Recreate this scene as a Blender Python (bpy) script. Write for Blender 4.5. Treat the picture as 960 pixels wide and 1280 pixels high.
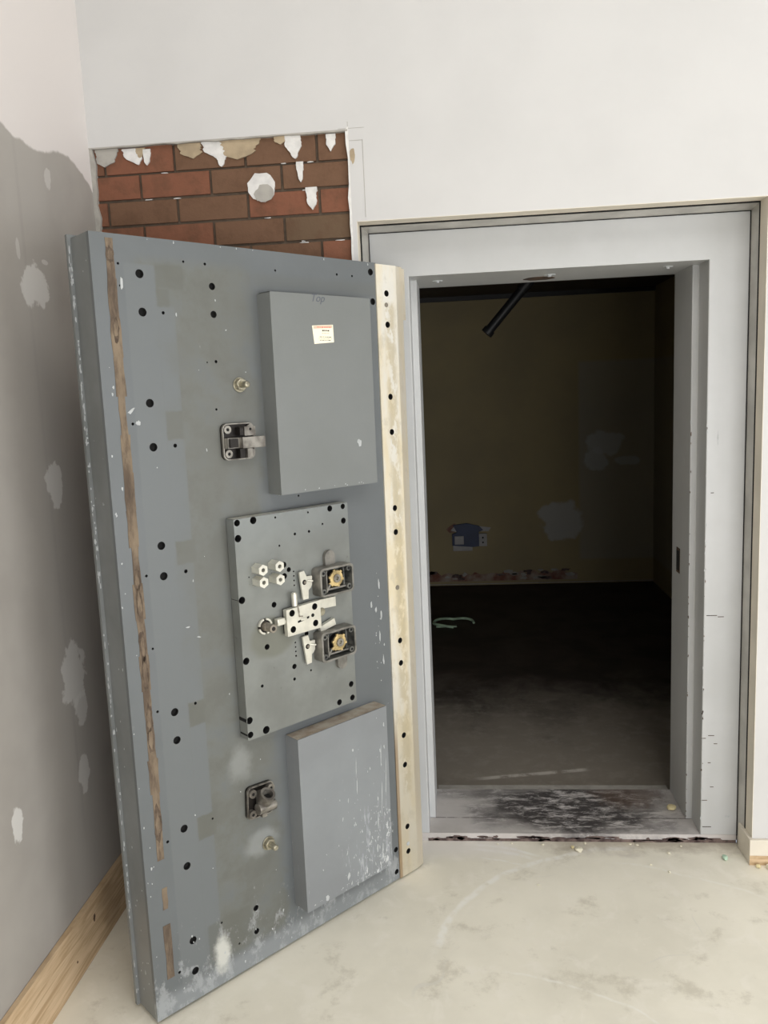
import bpy, bmesh, math, random
from mathutils import Vector, Matrix
from math import sin, cos, pi, radians
random.seed(7)
S = bpy.context.scene
COL = S.collection
for o in list(bpy.data.objects): bpy.data.objects.remove(o)

# ------------------------------------------------------------------ camera
YAW, PITCH, ROLL, FPX = .0922, .1475, -.0435, 1008.9
fw = Vector((-sin(YAW), cos(YAW), 0)); rt = Vector((cos(YAW), sin(YAW), 0)); up = Vector((0, 0, 1))
f2 = fw*cos(PITCH) - up*sin(PITCH); u2 = up*cos(PITCH) + fw*sin(PITCH)
r3 = rt*cos(ROLL) + u2*sin(ROLL); u3 = u2*cos(ROLL) - rt*sin(ROLL)
cam = bpy.data.cameras.new('camera'); co = bpy.data.objects.new('camera', cam); COL.objects.link(co)
cam.sensor_fit = 'VERTICAL'; cam.sensor_height = 24; cam.lens = 24*FPX/1280; cam.clip_start = .05
M = Matrix((r3, u3, -f2)).transposed().to_4x4(); M.translation = Vector((1.1328, -2.6171, 1.6277))
co.matrix_world = M; S.camera = co

# ------------------------------------------------------------------ light
w = bpy.data.worlds.new('world'); S.world = w; w.use_nodes = True
w.node_tree.nodes['Background'].inputs[0].default_value = (.75, .85, 1, 1)
w.node_tree.nodes['Background'].inputs[1].default_value = .6
def area(name, loc, rot, sx, sy, e, col):
    l = bpy.data.lights.new(name, 'AREA'); l.shape = 'RECTANGLE'; l.size = sx; l.size_y = sy; l.energy = e; l.color = col
    o = bpy.data.objects.new(name, l); COL.objects.link(o); o.location = loc; o.rotation_euler = rot; return o
area('ceiling_panel_light', (2.8, -2.8, 4.55), (0, 0, 0), 2.6, 2.2, 66, (1, .99, .975))
area('ceiling_panel_light', (1.6, -4.2, 4.55), (0, 0, 0), 2.0, 1.2, 20, (1, .99, .975))
area('window_daylight', (2.9, -5.0, .8), (radians(88), 0, 0), 3.6, 1.3, 100, (1, .99, .99))
area('window_daylight', (5.5, -3.2, 1.05), (0, radians(90), 0), 1.6, 2.5, 72, (.97, .98, 1))
S.view_settings.view_transform = 'Standard'; S.view_settings.look = 'None'
S.view_settings.gamma = 1; S.view_settings.use_curve_mapping = False
S.view_settings.exposure = .12

# ------------------------------------------------------------------ material helpers
def lin(c):
    c = c/255; return c/12.92 if c <= .04045 else ((c+.055)/1.055)**2.4
def rgb(*c): return tuple(lin(v) for v in c)+(1,)
class NT:
    def __init__(s, name):
        s.m = bpy.data.materials.new(name); s.m.use_nodes = True; s.t = s.m.node_tree; s.n = s.t.nodes; s.l = s.t.links
        s.b = s.n['Principled BSDF']; s.tc = s.n.new('ShaderNodeTexCoord').outputs['Object']
        s.sep = None
    def set(s, sock, v):
        if hasattr(v, 'is_linked') or isinstance(v, bpy.types.NodeSocket): s.l.new(v, sock)
        else: sock.default_value = v
    def math(s, op, a, b=0., c=0.):
        n = s.n.new('ShaderNodeMath'); n.operation = op; s.set(n.inputs[0], a); s.set(n.inputs[1], b); s.set(n.inputs[2], c); return n.outputs[0]
    def xyz(s):
        if not s.sep:
            n = s.n.new('ShaderNodeSeparateXYZ'); s.l.new(s.tc, n.inputs[0]); s.sep = n.outputs
        return s.sep
    def vec(s, sc=(1, 1, 1), off=(0, 0, 0)):
        n = s.n.new('ShaderNodeMapping'); s.l.new(s.tc, n.inputs[0]); n.inputs['Scale'].default_value = sc; n.inputs['Location'].default_value = off; return n.outputs[0]
    def noise(s, scale, detail=4, rough=.55, sc=None, off=(0, 0, 0), dist=0):
        n = s.n.new('ShaderNodeTexNoise'); s.l.new(s.vec(sc or (1, 1, 1), off), n.inputs['Vector'])
        n.inputs['Scale'].default_value = scale; n.inputs['Detail'].default_value = detail; n.inputs['Roughness'].default_value = rough; n.inputs['Distortion'].default_value = dist
        return n.outputs[0]
    def step(s, v, lo, hi):      # smooth 0..1 between lo and hi
        n = s.n.new('ShaderNodeMapRange'); n.interpolation_type = 'SMOOTHSTEP'; s.set(n.inputs[0], v)
        n.inputs[1].default_value = lo; n.inputs[2].default_value = hi; return n.outputs[0]
    def mul(s, *v):
        r = v[0]
        for q in v[1:]: r = s.math('MULTIPLY', r, q)
        return r
    def mx(s, *v):
        r = v[0]
        for q in v[1:]: r = s.math('MAXIMUM', r, q)
        return r
    def inv(s, v): return s.math('SUBTRACT', 1., v)
    def mix(s, f, a, b):
        n = s.n.new('ShaderNodeMix'); n.data_type = 'RGBA'; s.set(n.inputs[0], f); s.set(n.inputs[6], a); s.set(n.inputs[7], b); return n.outputs[2]
    def rect(s, u, v, u0, u1, v0, v1, e=.003):
        return s.mul(s.step(u, u0-e, u0+e), s.inv(s.step(u, u1-e, u1+e)), s.step(v, v0-e, v0+e), s.inv(s.step(v, v1-e, v1+e)))
    def spot(s, u, v, cu, cv, ru, rv, nz=None, e=.25):
        du = s.math('DIVIDE', s.math('SUBTRACT', u, cu), ru); dv = s.math('DIVIDE', s.math('SUBTRACT', v, cv), rv)
        d = s.math('SQRT', s.math('ADD', s.mul(du, du), s.mul(dv, dv)))
        if nz: d = s.math('ADD', d, s.math('MULTIPLY', s.math('SUBTRACT', nz, .5), 1.6))
        return s.inv(s.step(d, 1-e, 1+e))
    def out(s, col, rough=.6, metal=0., bump=None, bs=.2, bd=.002, spec=.5):
        s.set(s.b.inputs['Base Color'], col); s.set(s.b.inputs['Roughness'], rough); s.set(s.b.inputs['Metallic'], metal)
        s.b.inputs['Specular IOR Level'].default_value = spec
        if bump is not None:
            n = s.n.new('ShaderNodeBump'); n.inputs['Strength'].default_value = bs; n.inputs['Distance'].default_value = bd
            s.l.new(bump, n.inputs['Height']); s.l.new(n.outputs[0], s.b.inputs['Normal'])
        return s.m
def plain(name, c, rough=.6, metal=0., var=.12, scale=12, c2=None, bs=.1, spec=.5):
    t = NT(name); n = t.noise(scale, 5)
    a = rgb(*c); b = rgb(*(c2 or [max(0, v*(1-var)) for v in c]))
    return t.out(t.mix(t.step(n, .35, .68), a, b), rough, metal, n, bs, .002, spec)

# ------------------------------------------------------------------ materials
WHITE = plain('white wall paint', (200, 199, 197), .75, var=.02, scale=3)
DARK = plain('dark hole interior', (14, 13, 12), .9, var=.2)  # near-black colour painted in for the shade inside holes and gaps
CHIP = plain('bare white chip', (180, 183, 183), .6, var=.08, scale=60)
RUST = plain('rusty residue', (92, 70, 52), .9, scale=30, c2=(48, 38, 30))
def m_leftwall():
    t = NT('left wall primer and paint'); x, y, z = t.xyz()
    fc = t.n.new('ShaderNodeFloatCurve'); c = fc.mapping.curves[0]
    # painted edge height as a function of y in [-1.2, 0] -> [0,1]; z = 2.2 + v*.3
    pts = [(0, .75), (.4, .60), (.565, .50), (.62, .45), (.73, .44), (.83, .54), (.91, .51), (.97, .40), (1, .33)]
    c.points[0].location = pts[0]; c.points[1].location = pts[-1]
    for p in pts[1:-1]: c.points.new(*p)
    fc.mapping.update()
    t.l.new(t.math('DIVIDE', t.math('ADD', y, 1.2), 1.2), fc.inputs['Value'])
    zb = t.math('ADD', 2.2, t.math('MULTIPLY', fc.outputs[0], .3))
    nz = t.noise(18, 3)
    d = t.math('ADD', t.math('SUBTRACT', z, zb), t.math('MULTIPLY', t.math('SUBTRACT', nz, .5), .03))
    m = t.step(d, -.004, .006)
    n2 = t.noise(4, 3)
    prim = t.mix(t.step(n2, .3, .7), rgb(168, 163, 156), rgb(160, 155, 148))
    joint = t.mul(t.inv(t.step(t.math('ABSOLUTE', t.math('ADD', y, .468)), .003, .012)), t.step(z, .3, .4), .22)
    prim = t.mix(joint, prim, rgb(142, 138, 132))
    tape = t.mul(t.inv(t.step(t.math('ABSOLUTE', t.math('ADD', y, .44)), .07, .16)), t.step(n2, .3, .6), .25)
    prim = t.mix(tape, prim, rgb(186, 182, 176))
    col = t.mix(m, prim, rgb(220, 214, 210)); ne = t.noise(22, 3, off=(0, 0, 2))
    for y0, y1, z0, z1, k in [(-.505, -.36, 1.90, 2.01, .75), (-.475, -.385, 1.345, 1.48, .75), (-.51, -.37, .76, .935, .8), (-.45, -.38, .69, .79, .7), (-.47, -.405, .49, .60, .7), (-.83, -.775, .54, .63, .85), (-.315, -.28, 2.235, 2.30, .4), (-.51, -.49, 2.01, 2.07, .4), (-.38, -.34, 2.02, 2.035, .5), (-1.06, -.98, .82, .94, .7)]:
        col = t.mix(t.mul(t.spot(y, z, (y0+y1)/2, (z0+z1)/2, (y1-y0)/2, (z1-z0)/2, ne, .10), k), col, rgb(216, 214, 209))
    return t.out(col, .8, bump=nz, bs=.03)
LEFTW = m_leftwall()
def m_floor():
    t = NT('dusty concrete'); x, y, z = t.xyz()
    n1 = t.noise(2.2, 6, .6); n2 = t.noise(11, 6, .65, dist=.6); n3 = t.noise(60, 3)
    col = t.mix(t.step(n1, .3, .7), rgb(226, 221, 205), rgb(240, 235, 219))
    col = t.mix(t.mul(t.step(n2, .50, .68), .5), col, rgb(242, 237, 224))
    col = t.mix(t.mul(t.step(t.noise(6, 7, .7, off=(4, 2, 0)), .54, .68), .5), col, rgb(190, 182, 164))
    # scrape arcs left by the swinging leaf, centred on the hinge
    dx = t.math('SUBTRACT', x, .98); dy = t.math('SUBTRACT', y, -.02)
    r = t.math('SQRT', t.math('ADD', t.mul(dx, dx), t.mul(dy, dy)))
    r = t.math('ADD', r, t.math('MULTIPLY', t.math('SUBTRACT', t.noise(5, 3), .5), .05))
    def arc(r0, wd, k, x0, x1, y1=.13):
        return t.mul(t.inv(t.step(t.math('ABSOLUTE', t.math('SUBTRACT', r, r0)), wd*.3, wd)), t.step(x, x0, x0+.1), t.inv(t.step(x, x1-.12, x1)), t.step(t.noise(25, 3), .3, .55), k)
    a = t.mx(arc(.34, .012, .9, 1.02, 1.45), arc(.27, .008, .8, 1.05, 1.35), arc(.44, .02, .9, 1.05, 1.5), arc(.62, .02, .45, 1.1, 1.6), arc(.85, .012, .35, 1.3, 1.9))
    def arc2(cx, cy, r0, wd, k, x0, x1, y0=-.6):
        ex = t.math('SUBTRACT', x, cx); ey = t.math('SUBTRACT', y, cy)
        q = t.math('SQRT', t.math('ADD', t.mul(ex, ex), t.mul(ey, ey))); q = t.math('ADD', q, t.math('MULTIPLY', t.math('SUBTRACT', t.noise(4, 3, off=(r0, 0, 0)), .5), .06))
        return t.mul(t.inv(t.step(t.math('ABSOLUTE', t.math('SUBTRACT', q, r0)), wd*.25, wd)), t.step(x, x0, x0+.08), t.inv(t.step(x, x1-.1, x1)), t.step(y, y0, y0+.1), t.step(t.noise(30, 4), .3, .6), k)
    a = t.mx(arc2(1.70, -.61, .69, .017, .75, .95, 1.75, -.5), arc2(1.08, -.55, .655, .010, .9, 1.1, 1.42, -.1), arc2(1.08, -.55, .625, .014, .8, 1.12, 1.40, -.1), arc2(1.08, -.56, .585, .007, .7, 1.15, 1.42, -.1), arc2(1.2, -1.1, .55, .006, .5, 1.2, 1.7, -1.0), arc2(1.5, -.9, .9, .008, .4, 1.6, 2.1, -.9))
    col = t.mix(a, col, rgb(246, 244, 236))
    # pale plaster dust in front of the sill, near the hinge
    dust = t.mul(t.inv(t.step(t.math('ADD', r, t.math('MULTIPLY', t.math('SUBTRACT', n2, .5), .25)), .30, .36)), t.step(y, -.02, .08), .6)
    col = t.mix(dust, col, rgb(232, 227, 222))
    dirt = t.mul(t.step(t.math('ADD', y, t.math('MULTIPLY', t.math('SUBTRACT', n2, .5), .2)), .02, .12), t.inv(t.step(y, .135, .16)), t.step(x, 1.3, 1.5), .6)
    col = t.mix(dirt, col, rgb(150, 138, 122))
    # thin curved scratches
    wv = t.math('ABSOLUTE', t.math('SUBTRACT', t.noise(1.6, 2, .5, off=(9, 3, 0)), .5))
    scr = t.mul(t.inv(t.step(wv, .0015, .004)), t.step(t.noise(3.5, 2, off=(1, 7, 0)), .5, .6), .6)
    col = t.mix(scr, col, rgb(222, 218, 206))
    return t.out(col, t.math('ADD', .42, t.math('MULTIPLY', n2, .25)), bump=n3, bs=.06, spec=.35)
FLOOR = m_floor()
def m_steel(name, c1, c2, chipk=.5, sc=1.0):
    t = NT(name); n = t.noise(3*sc, 6, .6); n2 = t.noise(24*sc, 5, .7, sc=(1, 1, .5)); n3 = t.noise(160, 2)
    col = t.mix(t.step(n, .3, .7), rgb(*c1), rgb(*c2))
    col = t.mix(t.mul(t.step(n2, .70, .74), chipk), col, rgb(222, 224, 222))
    return t.out(col, .42, bump=n3, bs=.05, spec=.4)
FRAME = m_steel('grey frame enamel', (189, 190, 190), (181, 182, 181), .2)
PLATE = m_steel('blue grey cover plate enamel', (120, 123, 122), (115, 118, 116), .12)
EDGE = m_steel('scuffed grey edge enamel', (106, 109, 108), (124, 127, 127), .55)
def m_plate_low():
    t = NT('scuffed bounce lit plate enamel'); x, y, z = t.xyz()
    n = t.noise(4, 6, .6); st = t.noise(16, 6, .75, sc=(2.2, 1, .45)); fine = t.noise(60, 4, .7, sc=(1.5, 1, .6))
    col = t.mix(t.step(n, .3, .7), rgb(132, 136, 138), rgb(125, 128, 130))  # base lighter than the upper plate, floor bounce put into the colour
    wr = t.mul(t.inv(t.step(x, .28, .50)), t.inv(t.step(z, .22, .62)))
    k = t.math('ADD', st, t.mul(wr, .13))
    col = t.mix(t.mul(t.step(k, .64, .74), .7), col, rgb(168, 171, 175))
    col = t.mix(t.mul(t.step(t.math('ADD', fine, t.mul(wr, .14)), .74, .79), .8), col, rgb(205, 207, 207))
    return t.out(col, .45, spec=.4, bump=fine, bs=.04)
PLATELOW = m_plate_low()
def m_face():
    t = NT('patchy grey door enamel'); x, y, z = t.xyz()
    nd = t.noise(40, 3); n1 = t.noise(3.5, 6, .6); n2 = t.noise(9, 6, .65, off=(3, 0, 1)); n3 = t.noise(160, 2)
    ux = t.math('ADD', x, t.math('MULTIPLY', t.math('SUBTRACT', nd, .5), .006)); uz = t.math('ADD', z, t.math('MULTIPLY', t.math('SUBTRACT', nd, .5), .010))
    blue = t.mix(t.step(n1, .3, .7), rgb(102, 106, 108), rgb(97, 101, 102))
    olive = t.mix(t.step(n2, .35, .65), rgb(106, 108, 103), rgb(97, 98, 93))
    old = t.mul(t.rect(t.math('ADD', ux, t.math('MULTIPLY', t.math('SUBTRACT', n2, .5), .16)), uz, .58, .90, .075, 1.965, .02), t.step(n2, .25, .55))
    col = t.mix(old, blue, olive)
    pale = t.rect(ux, uz, .846, .926, .075, 1.953)
    secs = [(1.60, 1.855), (1.27, 1.53), (.84, 1.21), (.52, .775), (.10, .455)]
    for a, b in secs: pale = t.mx(pale, t.rect(ux, uz, .800, .848, a, b))
    col = t.mix(pale, col, rgb(104, 108, 109))
    dk = None
    for a, b, c, d in [(.770, .846, 1.90, 1.957), (.812, .846, 1.855, 1.90), (.800, .846, 1.53, 1.60), (.79, .846, 1.21, 1.27), (.80, .846, .775, .84), (.79, .846, .455, .52), (.70, .84, .10, .20)]:
        r = t.rect(ux, uz, a, b, c, d, .005); dk = r if dk is None else t.mx(dk, r)
    col = t.mix(t.mul(dk, .6), col, rgb(94, 95, 89))
    # grease around the upper studs and the lock plate
    gr = t.mx(t.spot(x, z, .66, 1.62, .17, .30, n2), t.spot(x, z, .75, 1.15, .09, .28, n2), t.spot(x, z, .68, .45, .13, .22, n2))
    col = t.mix(t.mul(gr, t.step(n1, .35, .6), .45), col, rgb(100, 101, 96))
    band = t.mul(t.rect(ux, uz, 0, .56, 1.92, 1.955, .012), .45)
    col = t.mix(band, col, rgb(100, 102, 98))
    col = t.mix(t.mul(t.inv(t.step(z, .045, .085)), .5), col, rgb(146, 150, 152))
    # worn pale patches low on the leaf
    fine = t.noise(14, 6, .75, sc=(1.4, 1, .8), off=(0, 0, 5))
    low = t.math('MULTIPLY', t.inv(t.step(z, .02, .40)), .20)
    scuff = t.step(t.math('ADD', fine, low), .68, .78)
    col = t.mix(t.mul(scuff, .6), col, rgb(160, 163, 164))
    for c in [(.797, .105, .016, .05), (.645, .365, .05, .035), (.70, .62, .035, .05)]:
        col = t.mix(t.mul(t.spot(x, z, *c, n2, .4), .45), col, rgb(152, 155, 153))
    col = t.mix(t.mul(t.spot(x, z, .80, .10, .022, .05, t.noise(30, 5, .75), .5), .75), col, rgb(206, 206, 198))
    return t.out(col, .46, bump=n3, bs=.05, spec=.4)
FACE = m_face()
def m_lockplate():
    t = NT('greasy lock plate steel'); x, y, z = t.xyz()
    n1 = t.noise(7, 6, .6); n2 = t.noise(30, 4)
    col = t.mix(t.step(n1, .3, .7), rgb(126, 129, 125), rgb(112, 114, 110))
    col = t.mix(t.mul(t.spot(x, z, .60, .97, .07, .05, n1), .6), col, rgb(100, 100, 86))
    col = t.mix(t.mul(t.step(z, 1.15, 1.31), .4), col, rgb(132, 138, 140))
    col = t.mix(t.mul(t.step(n2, .70, .73), .35), col, rgb(80, 80, 74))
    return t.out(col, .45, .15, bump=n2, bs=.04)
LOCKP = m_lockplate()
def m_strip():
    t = NT('galvanised hinge strip'); x, y, z = t.xyz()
    n1 = t.noise(7, 5, .6, sc=(1.6, 1, .35)); n2 = t.noise(22, 5, .7, sc=(1, 1, .55)); n4 = t.noise(90, 3)
    col = t.mix(t.step(n1, .38, .62), rgb(240, 237, 228), rgb(238, 226, 198))
    col = t.mix(t.mul(t.rect(x, z, .045, .085, .3, 1.9, .012), t.step(n2, .40, .52), .6), col, rgb(196, 180, 140))
    col = t.mix(t.mul(t.step(n2, .52, .66), .4), col, rgb(196, 188, 168))
    col = t.mix(t.mul(t.inv(t.step(z, .2, 1.1)), .6), col, rgb(176, 168, 148))
    col = t.mix(t.mul(t.inv(t.step(x, .030, .036)), .5), col, rgb(206, 196, 178))
    col = t.mix(t.mul(t.inv(t.step(t.math('ABSOLUTE', t.math('SUBTRACT', x, .112)), .004, .010)), t.inv(t.step(z, .45, .6)), .7), col, rgb(150, 120, 84))
    return t.out(t.mix(.0, col, col), t.math('ADD', .28, t.math('MULTIPLY', n2, .25)), .5, bump=n2, bs=.06)
STRIP = m_strip()
def m_brick():
    t = NT('red brick'); 
    at = t.n.new('ShaderNodeAttribute'); at.attribute_name = 'tone'
    n = t.noise(14, 5, .65); n2 = t.noise(70, 4)
    col = t.mix(at.outputs['Fac'], rgb(126, 84, 65), rgb(103, 84, 66))
    col = t.mix(t.mul(t.step(n, .42, .70), .6), col, rgb(92, 68, 52))
    return t.out(col, .9, bump=n2, bs=.5, bd=.003, spec=.2)
BRICK = m_brick()
MORTAR = plain('brown mortar', (98, 84, 70), .95, scale=50, bs=.5)
PLASTER = plain('old white plaster', (222, 220, 216), .85, var=.08, scale=30)
TANPL = plain('tan plaster', (176, 158, 130), .85, var=.12, scale=20)
GREYPL = plain('grey plaster', (170, 166, 158), .85, var=.1, scale=20)
BEIGE = plain('beige casing paint', (226, 218, 202), .6, var=.05, scale=6)
SHOE = plain('grey beige channel', (202, 199, 192), .28, .5, var=.12, scale=8)
def m_pine():
    t = NT('raw pine board'); 
    n = t.noise(6, 5, .6, sc=(1, .5, 9), dist=1.2); n2 = t.noise(3, 3, .5, sc=(1, 1, 2), off=(0, 2, 0)); n3 = t.noise(120, 2, sc=(1, .1, 1))
    col = t.mix(t.step(n, .38, .66), rgb(210, 184, 150), rgb(178, 150, 114))
    col = t.mix(t.mul(t.step(n2, .56, .66), .4), col, rgb(128, 104, 76))
    return t.out(col, .7, bump=n3, bs=.1)
PINE = m_pine()
def m_sill():
    t = NT('stained sill concrete'); x, y, z = t.xyz()
    n = t.noise(5, 6, .6); st = t.noise(16, 7, .75, sc=(1.6, .8, 1), dist=1.2); n3 = t.noise(80, 3)
    col = t.mix(t.step(n, .3, .7), rgb(200, 195, 192), rgb(182, 177, 172))
    sm = t.noise(14, 7, .8, sc=(.8, 2.2, 1), off=(2, 5, 0), dist=.4)
    d = t.spot(x, y, 1.54, .31, .36, .19, n, .4); d0 = t.spot(x, y, 1.35, .42, .30, .07, n, .4)
    col = t.mix(t.mul(t.mx(d, t.mul(d0, .7)), t.step(sm, .34, .54), .95), col, rgb(44, 39, 38))
    d2 = t.spot(x, y, 1.76, .42, .12, .11, st, .4)
    col = t.mix(t.mul(d2, .5), col, rgb(96, 74, 58))
    g = t.inv(t.step(t.math('ABSOLUTE', t.math('SUBTRACT', y, .232)), .0015, .004))
    col = t.mix(t.mul(g, t.step(st, .3, .5), .8), col, rgb(50, 42, 40))
    sp = t.step(t.noise(45, 4, .7), .68, .72)
    col = t.mix(t.mul(sp, .6), col, rgb(216, 214, 208))
    return t.out(col, .75, bump=n3, bs=.2)
SILL = m_sill()
GRIME = plain('dark brown grime', (66, 52, 50), .9, scale=25, c2=(120, 104, 98))
def m_vfloor():
    t = NT('dark vault floor'); x, y, z = t.xyz()
    n = t.noise(3, 7, .65, dist=.5); n2 = t.noise(12, 6, .7); 
    col = t.mix(t.step(n, .35, .65), rgb(66, 57, 49), rgb(44, 37, 31))
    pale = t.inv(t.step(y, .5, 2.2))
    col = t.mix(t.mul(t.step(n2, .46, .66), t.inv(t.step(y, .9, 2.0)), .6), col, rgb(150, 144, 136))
    col = t.mix(t.mul(t.inv(t.step(t.math('ADD', y, t.math('MULTIPLY', t.math('SUBTRACT', n, .5), 1.2)), .9, 1.9)), .75), col, rgb(150, 142, 130))  # paler toward the doorway, painting in the light that fades inward
    pl = t.inv(t.step(t.math('ABSOLUTE', t.math('SUBTRACT', y, t.math('ADD', .60, t.math('MULTIPLY', t.math('SUBTRACT', x, 1.2), .18)))), .006, .02))
    col = t.mix(t.mul(pl, .7, t.step(x, 1.15, 1.25), t.inv(t.step(x, 1.62, 1.66)), t.step(n2, .35, .55)), col, rgb(206, 200, 190))
    return t.out(col, .7, bump=n2, bs=.1)
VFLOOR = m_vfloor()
def m_vwall():
    t = NT('tan vault wall paint'); x, y, z = t.xyz(); n = t.noise(2, 4); nb = t.noise(7, 4)
    col = t.mix(t.step(n, .3, .7), rgb(158, 144, 108), rgb(146, 134, 104))
    sh = t.rect(x, z, 2.12, 2.73, .2, 1.80, .02)
    col = t.mix(t.mul(sh, .5), col, rgb(150, 148, 140))
    for c in [(1.97, .52, .17, .15), (2.33, 1.15, .13, .10), (2.25, 1.02, .09, .09), (2.5, 1.0, .1, .04)]:
        col = t.mix(t.mul(t.spot(x, z, *c, nb, .15), t.step(y, 3.5, 3.8), .7), col, rgb(178, 180, 180))
    return t.out(col, .8)
VWALL = m_vwall()
VCEIL = plain('dark vault ceiling', (70, 60, 50), .8)
VCAP = plain('black ceiling edge', (12, 11, 12), .5)
CAST = plain('oily cast iron', (150, 146, 138), .32, .6, scale=30, c2=(98, 93, 87))
CASTD = plain('dark oily cast iron', (40, 36, 33), .4, .5, scale=30)
NICKEL = plain('nickel plated steel', (226, 224, 212), .3, .55, var=.08, scale=25)
ZINC = plain('zinc plated steel', (176, 170, 150), .3, .7, var=.25, scale=40)
STUD = plain('worn steel stud', (150, 142, 130), .4, .6, scale=60)
BRASS = plain('yellow brass', (234, 208, 150), .3, .6, var=.3, scale=50)
HOUS = plain('dark grey die cast housing', (136, 133, 126), .45, .35, scale=30, c2=(100, 98, 92))
HOUSIN = plain('darker housing interior', (112, 112, 106), .4, .3, scale=30, c2=(52, 54, 55))  # interior a darker tone than the outside of the housing
PAPER = plain('cream paper', (250, 240, 214), .8, var=.02)
PINK = plain('faded red print', (232, 150, 130), .8, var=.1)
INK = plain('black ink', (70, 64, 60), .8)
MARK = plain('grey marker pen', (92, 96, 104), .8)
BLUE = plain('dark blue plastic', (24, 44, 84), .5)
OFFW = plain('off white plastic', (170, 168, 166), .5, var=.06)
GREENP = plain('pale green plastic', (178, 205, 175), .5, var=.2, scale=20)
CRUMB = plain('cream plaster crumb', (228, 222, 200), .9, var=.1, scale=60)
CRUMBY = plain('yellowish plaster crumb', (220, 206, 160), .9, var=.1, scale=60)
GREENC = plain('pale green crumb', (186, 214, 190), .8, var=.1, scale=60)
BLACKM = plain('black painted pipe', (26, 27, 29), .5)
REDRES = plain('torn red brick residue', (120, 76, 62), .9, scale=9, c2=(160, 146, 132))

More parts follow.
